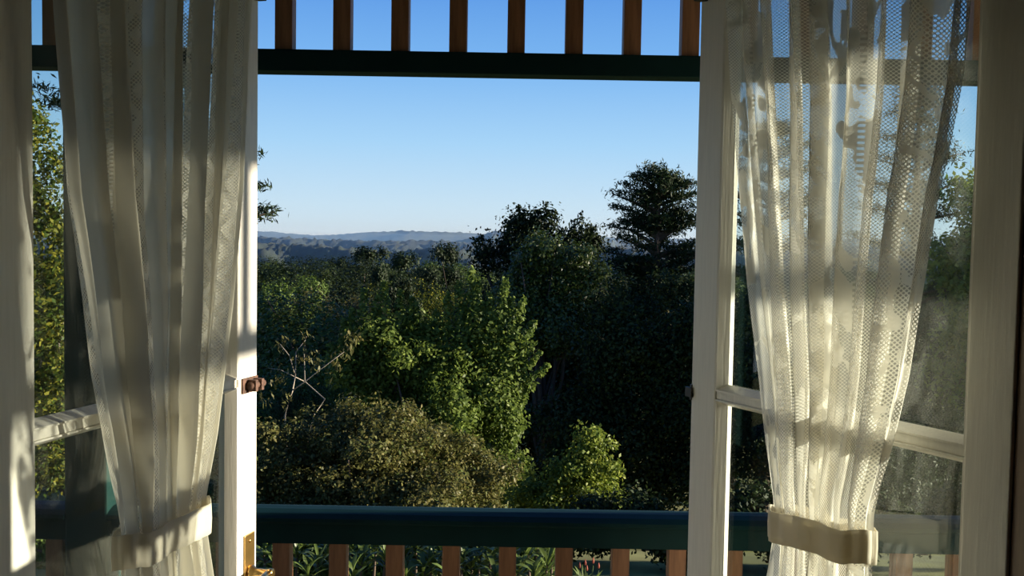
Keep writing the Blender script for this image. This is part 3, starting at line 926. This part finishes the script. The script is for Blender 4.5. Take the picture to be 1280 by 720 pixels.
KINDS = {
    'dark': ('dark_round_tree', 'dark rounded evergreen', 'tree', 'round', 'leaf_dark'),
    'darkpine': ('dark_pine', 'dark flat-tiered pine', 'pine', 'flat', 'needle'),
    'mid': ('green_tree', 'mid-green rounded tree', 'tree', 'round', 'leaf_mid'),
    'olive': ('olive_tree', 'olive-brown rounded tree', 'tree', 'round', 'leaf_olive'),
    'light': ('conical_tree', 'fresh green conical tree', 'tree', 'cone', 'leaf_fresh'),
    'yellow': ('yellow_tree', 'small yellow tree', 'tree', 'round', 'leaf_yellow')}
PROT = {}
for q, (k, (nm, lb, ct, shp, lm)) in enumerate(KINDS.items()):
    PROT[k] = []
    for t in range(2):
        fm, tm = proto(shp, 50 + q * 5 + t)
        fm.materials.append(MATS[lm])
        PROT[k].append((fm, tm))
FOOT = {'round': .42, 'flat': .40, 'cone': .32}
def plant(kind, x, y, h, wd=1.0):
    nm, lb, ct, shp, lm = KINDS[kind]
    pxx = 640 + F * x / y
    zone = ('on the woodland skyline below the hills' if y > 85 else 'in the middle of the valley woodland' if y > 45 else 'at the near edge of the valley woodland')
    if pxx > 870: zone = 'behind the door with floral lace' if y > 45 else 'in the dark stand beyond the floral lace'
    if pxx < 320: zone = 'beyond the door with diamond lace'
    lb = lb + ' ' + zone
    SPOTS.append((x, y, h * wd * FOOT[shp]))
    r = tag(empty(nm, (x, y, gz(x, y) - .05), random.uniform(0, 6.28)), lb, ct, 'valley ' + kind + ' trees ' + zone)
    r.scale = (h * wd, h * wd, h)
    fm, tm = random.choice(PROT[kind])
    tag(obj('foliage', fm, None, r), kind='stuff')
    obj('trunk', tm, None, r)
STEPS = sorted(((abs(math.log(f)) + .55 * (1 - m) + .006 * abs(dx), f, m, dx)
                for f in [1.045 ** k for k in range(-14, 30)] for m in (1, .85, .72, .62, .52, .44) for dx in (0, -12, 12, -26, 26, -45, 45)))
def plant_px(kind, x, ytop, d, wd=1.0, shift=0):
    """stand a tree where its top shows at (x, ytop), nearer or farther along that line of sight and
    slimmer where needed, so that its crown clears the crowns already standing"""
    best = None
    for cost, f, m, dx in STEPS:
        if abs(dx) > shift or (d < 45 and f < .99): continue      # never into the garden in front
        dd = d * f
        p = at(x + dx, ytop + dx * .0166, dd)
        h = p.z - gz(p.x, dd)
        if h < .5: continue
        r = h * wd * m * FOOT[KINDS[kind][3]] * 1.04
        ov = sum(max(0, (r + c) - math.hypot(p.x - a, dd - b)) for a, b, c in SPOTS)
        if best is None or ov < best[0] - 1e-6: best = (ov, p.x, dd, h, wd * m)
        if ov <= 0: break
    if best: plant(kind, *best[1:])
# trees that can be told apart
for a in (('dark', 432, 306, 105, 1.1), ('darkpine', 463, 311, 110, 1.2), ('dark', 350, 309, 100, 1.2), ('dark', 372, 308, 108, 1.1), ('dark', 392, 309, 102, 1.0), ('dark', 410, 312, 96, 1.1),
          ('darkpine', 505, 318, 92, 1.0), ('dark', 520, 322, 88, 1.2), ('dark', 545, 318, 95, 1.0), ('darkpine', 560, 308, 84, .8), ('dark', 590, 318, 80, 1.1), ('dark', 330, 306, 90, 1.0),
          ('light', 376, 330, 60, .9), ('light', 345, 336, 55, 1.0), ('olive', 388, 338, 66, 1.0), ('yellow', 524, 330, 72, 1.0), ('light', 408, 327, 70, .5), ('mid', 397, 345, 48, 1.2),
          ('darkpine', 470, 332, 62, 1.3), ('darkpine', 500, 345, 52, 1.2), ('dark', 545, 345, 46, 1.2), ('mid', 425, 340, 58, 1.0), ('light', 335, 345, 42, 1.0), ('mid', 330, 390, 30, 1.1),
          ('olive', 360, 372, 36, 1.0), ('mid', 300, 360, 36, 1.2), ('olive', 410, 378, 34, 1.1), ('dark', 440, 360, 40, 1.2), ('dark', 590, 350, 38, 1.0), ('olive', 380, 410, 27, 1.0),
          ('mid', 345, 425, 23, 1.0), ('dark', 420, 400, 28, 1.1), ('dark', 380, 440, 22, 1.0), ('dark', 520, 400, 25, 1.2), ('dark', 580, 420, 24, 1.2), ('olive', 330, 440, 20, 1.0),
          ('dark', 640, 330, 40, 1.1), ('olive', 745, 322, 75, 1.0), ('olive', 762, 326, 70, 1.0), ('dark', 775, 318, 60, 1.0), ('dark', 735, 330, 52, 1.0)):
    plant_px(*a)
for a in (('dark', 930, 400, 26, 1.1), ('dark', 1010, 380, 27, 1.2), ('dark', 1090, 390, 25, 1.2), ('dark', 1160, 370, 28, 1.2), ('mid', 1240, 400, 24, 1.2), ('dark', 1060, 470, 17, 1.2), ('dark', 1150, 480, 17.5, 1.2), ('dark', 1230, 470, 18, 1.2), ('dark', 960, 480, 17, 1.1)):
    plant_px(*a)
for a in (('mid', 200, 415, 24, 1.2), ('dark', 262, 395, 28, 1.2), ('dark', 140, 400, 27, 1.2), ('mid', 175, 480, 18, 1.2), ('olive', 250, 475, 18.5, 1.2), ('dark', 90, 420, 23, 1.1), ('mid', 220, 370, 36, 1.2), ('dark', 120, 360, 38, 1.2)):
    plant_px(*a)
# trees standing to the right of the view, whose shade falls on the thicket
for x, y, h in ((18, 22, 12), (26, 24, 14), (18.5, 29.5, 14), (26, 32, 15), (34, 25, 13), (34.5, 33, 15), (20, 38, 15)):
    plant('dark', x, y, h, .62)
ks = ['dark', 'dark', 'darkpine', 'mid', 'mid', 'olive', 'light', 'dark']
NSCAT = 105                                    # scattered woodland trees
PLANTED = 0
while PLANTED < NSCAT:
    d = random.uniform(45, 260)
    x = random.uniform(-80, 1350)
    yt = np.interp(d, [45, 70, 110, 180, 260], [356, 340, 324, 320, 320]) + random.uniform(-3, 12)
    if 600 < x < 800 and d < 60: continue
    plant_px(random.choice(ks), x, yt + (x - 500) * .012, d, random.uniform(.75, 1.1), 45)
    PLANTED += 1

# ------------------------------------------------------------------ strap-leaved plants below the railing
def strap(seg=4, L=1.0, W=.20, droop=.35):
    v, f = [], []
    for i in range(seg + 1):
        t = i / seg
        wd = W * (.35 + 1.3 * t) * (1 - t ** 3) + .002
        if i == seg: wd = .001
        z = L * (.75 * t - droop * t * t * 1.2); x = L * t * .9
        v += [(x, -wd / 2, z + wd * .12), (x, 0, z), (x, wd / 2, z + wd * .12)]
    for i in range(seg):
        a = i * 3
        f += [(a, a + 1, a + 4, a + 3), (a + 1, a + 2, a + 5, a + 4)]
    return mesh('leaf', v, f, True)
STR = [strap(droop=.25), strap(droop=.45), strap(droop=.62, W=.24)]
for s in STR: s.materials.append(MATS['leaf_strap'])
spots = [(372, 690), (398, 700), (425, 682), (452, 700), (470, 684), (495, 704), (520, 682), (540, 700), (565, 690), (590, 706), (612, 688), (636, 700), (660, 690), (684, 704),
         (345, 704), (385, 716), (440, 718), (508, 718), (560, 720), (620, 720), (668, 718), (330, 690), (360, 680), (410, 690), (440, 684), (482, 696), (506, 690), (530, 712), (553, 682), (578, 700), (600, 694), (625, 682), (648, 710), (672, 682), (690, 694)]
for q, (x, y) in enumerate(spots):
    d = 7.6 - (y - 682) * .012 + random.uniform(-.15, .15)
    p = at(x, y, d)
    g = gz(p.x, d)
    r = tag(empty('strap_leaved_plant', (p.x, d, g)), 'evergreen plant with rosette of long pointed leaves below the handrail', 'plant', 'rosette plants below the handrail')
    hgt = p.z - g
    obj('stem', tubes('stem', [[(0, 0, 0, .018), (random.uniform(-.04, .04), 0, hgt * .6, .014), (0, 0, hgt, .008)]]), 'bark', r)
    n = 15
    for k in range(n):
        o = obj('leaf', random.choice(STR), None, r)
        t = k / n
        o.location = (0, 0, hgt - .10 * (1 - t))
        s = random.uniform(.15, .23)
        o.scale = (s, s * random.uniform(.8, 1.2), s)
        o.rotation_euler = (random.uniform(-.3, .3), -.9 * t + .15, k * 2.4 + random.uniform(-.3, .3))
# red flower spikes at the edge of the lawn
p = at(734, 716, 8.2)
r = tag(empty('flowering_plant', (p.x, 8.2, gz(p.x, 8.2))), 'small plant with red flower spikes at the edge of lawn', 'plant')
top = at(734, 704, 8.2).z - r.location.z
for k, (dx, dz) in enumerate(((-.07, 0), (-.02, .02), (.05, .03), (.10, -.02), (.0, -.05))):
    st = obj('flower_stem', tubes('flower_stem', [[(dx * .3, .02 * k - .04, 0, .005), (dx, .02 * k - .04, top + dz - .05, .004)]]), 'leaf_strap', r)
    obj('flower_spike', tubes('flower_spike', [[(dx, .02 * k - .04, top + dz - .03, .007), (dx, .02 * k - .04, top + dz - .01, .010), (dx, .02 * k - .04, top + dz + .02, .003)]], 7), 'petal_red', st)
for k in range(12):
    o = obj('leaf', random.choice(STR), None, r)
    o.location = (0, 0, top * .25)
    o.scale = (.3, .22, .45)
    o.rotation_euler = (0, -.5, k * 2.4)

# ------------------------------------------------------------------ haze over the valley
hz = bpy.data.materials.new('valley_haze')
hz.use_nodes = True
n = hz.node_tree
n.nodes.clear()
ho = n.nodes.new('ShaderNodeOutputMaterial')
vs = n.nodes.new('ShaderNodeVolumeScatter')
vs.inputs['Color'].default_value = (.44, .70, 1.0, 1)
vs.inputs['Density'].default_value = .00012
vs.inputs['Anisotropy'].default_value = .7
n.links.new(vs.outputs[0], ho.inputs['Volume'])
MATS['valley_haze'] = hz
tag(obj('valley_haze', box('valley_haze', (-9000, 420, -200), (9000, 11000, 48)), 'valley_haze'), 'thin blue haze lying over the distant valley', 'haze', kind='stuff')
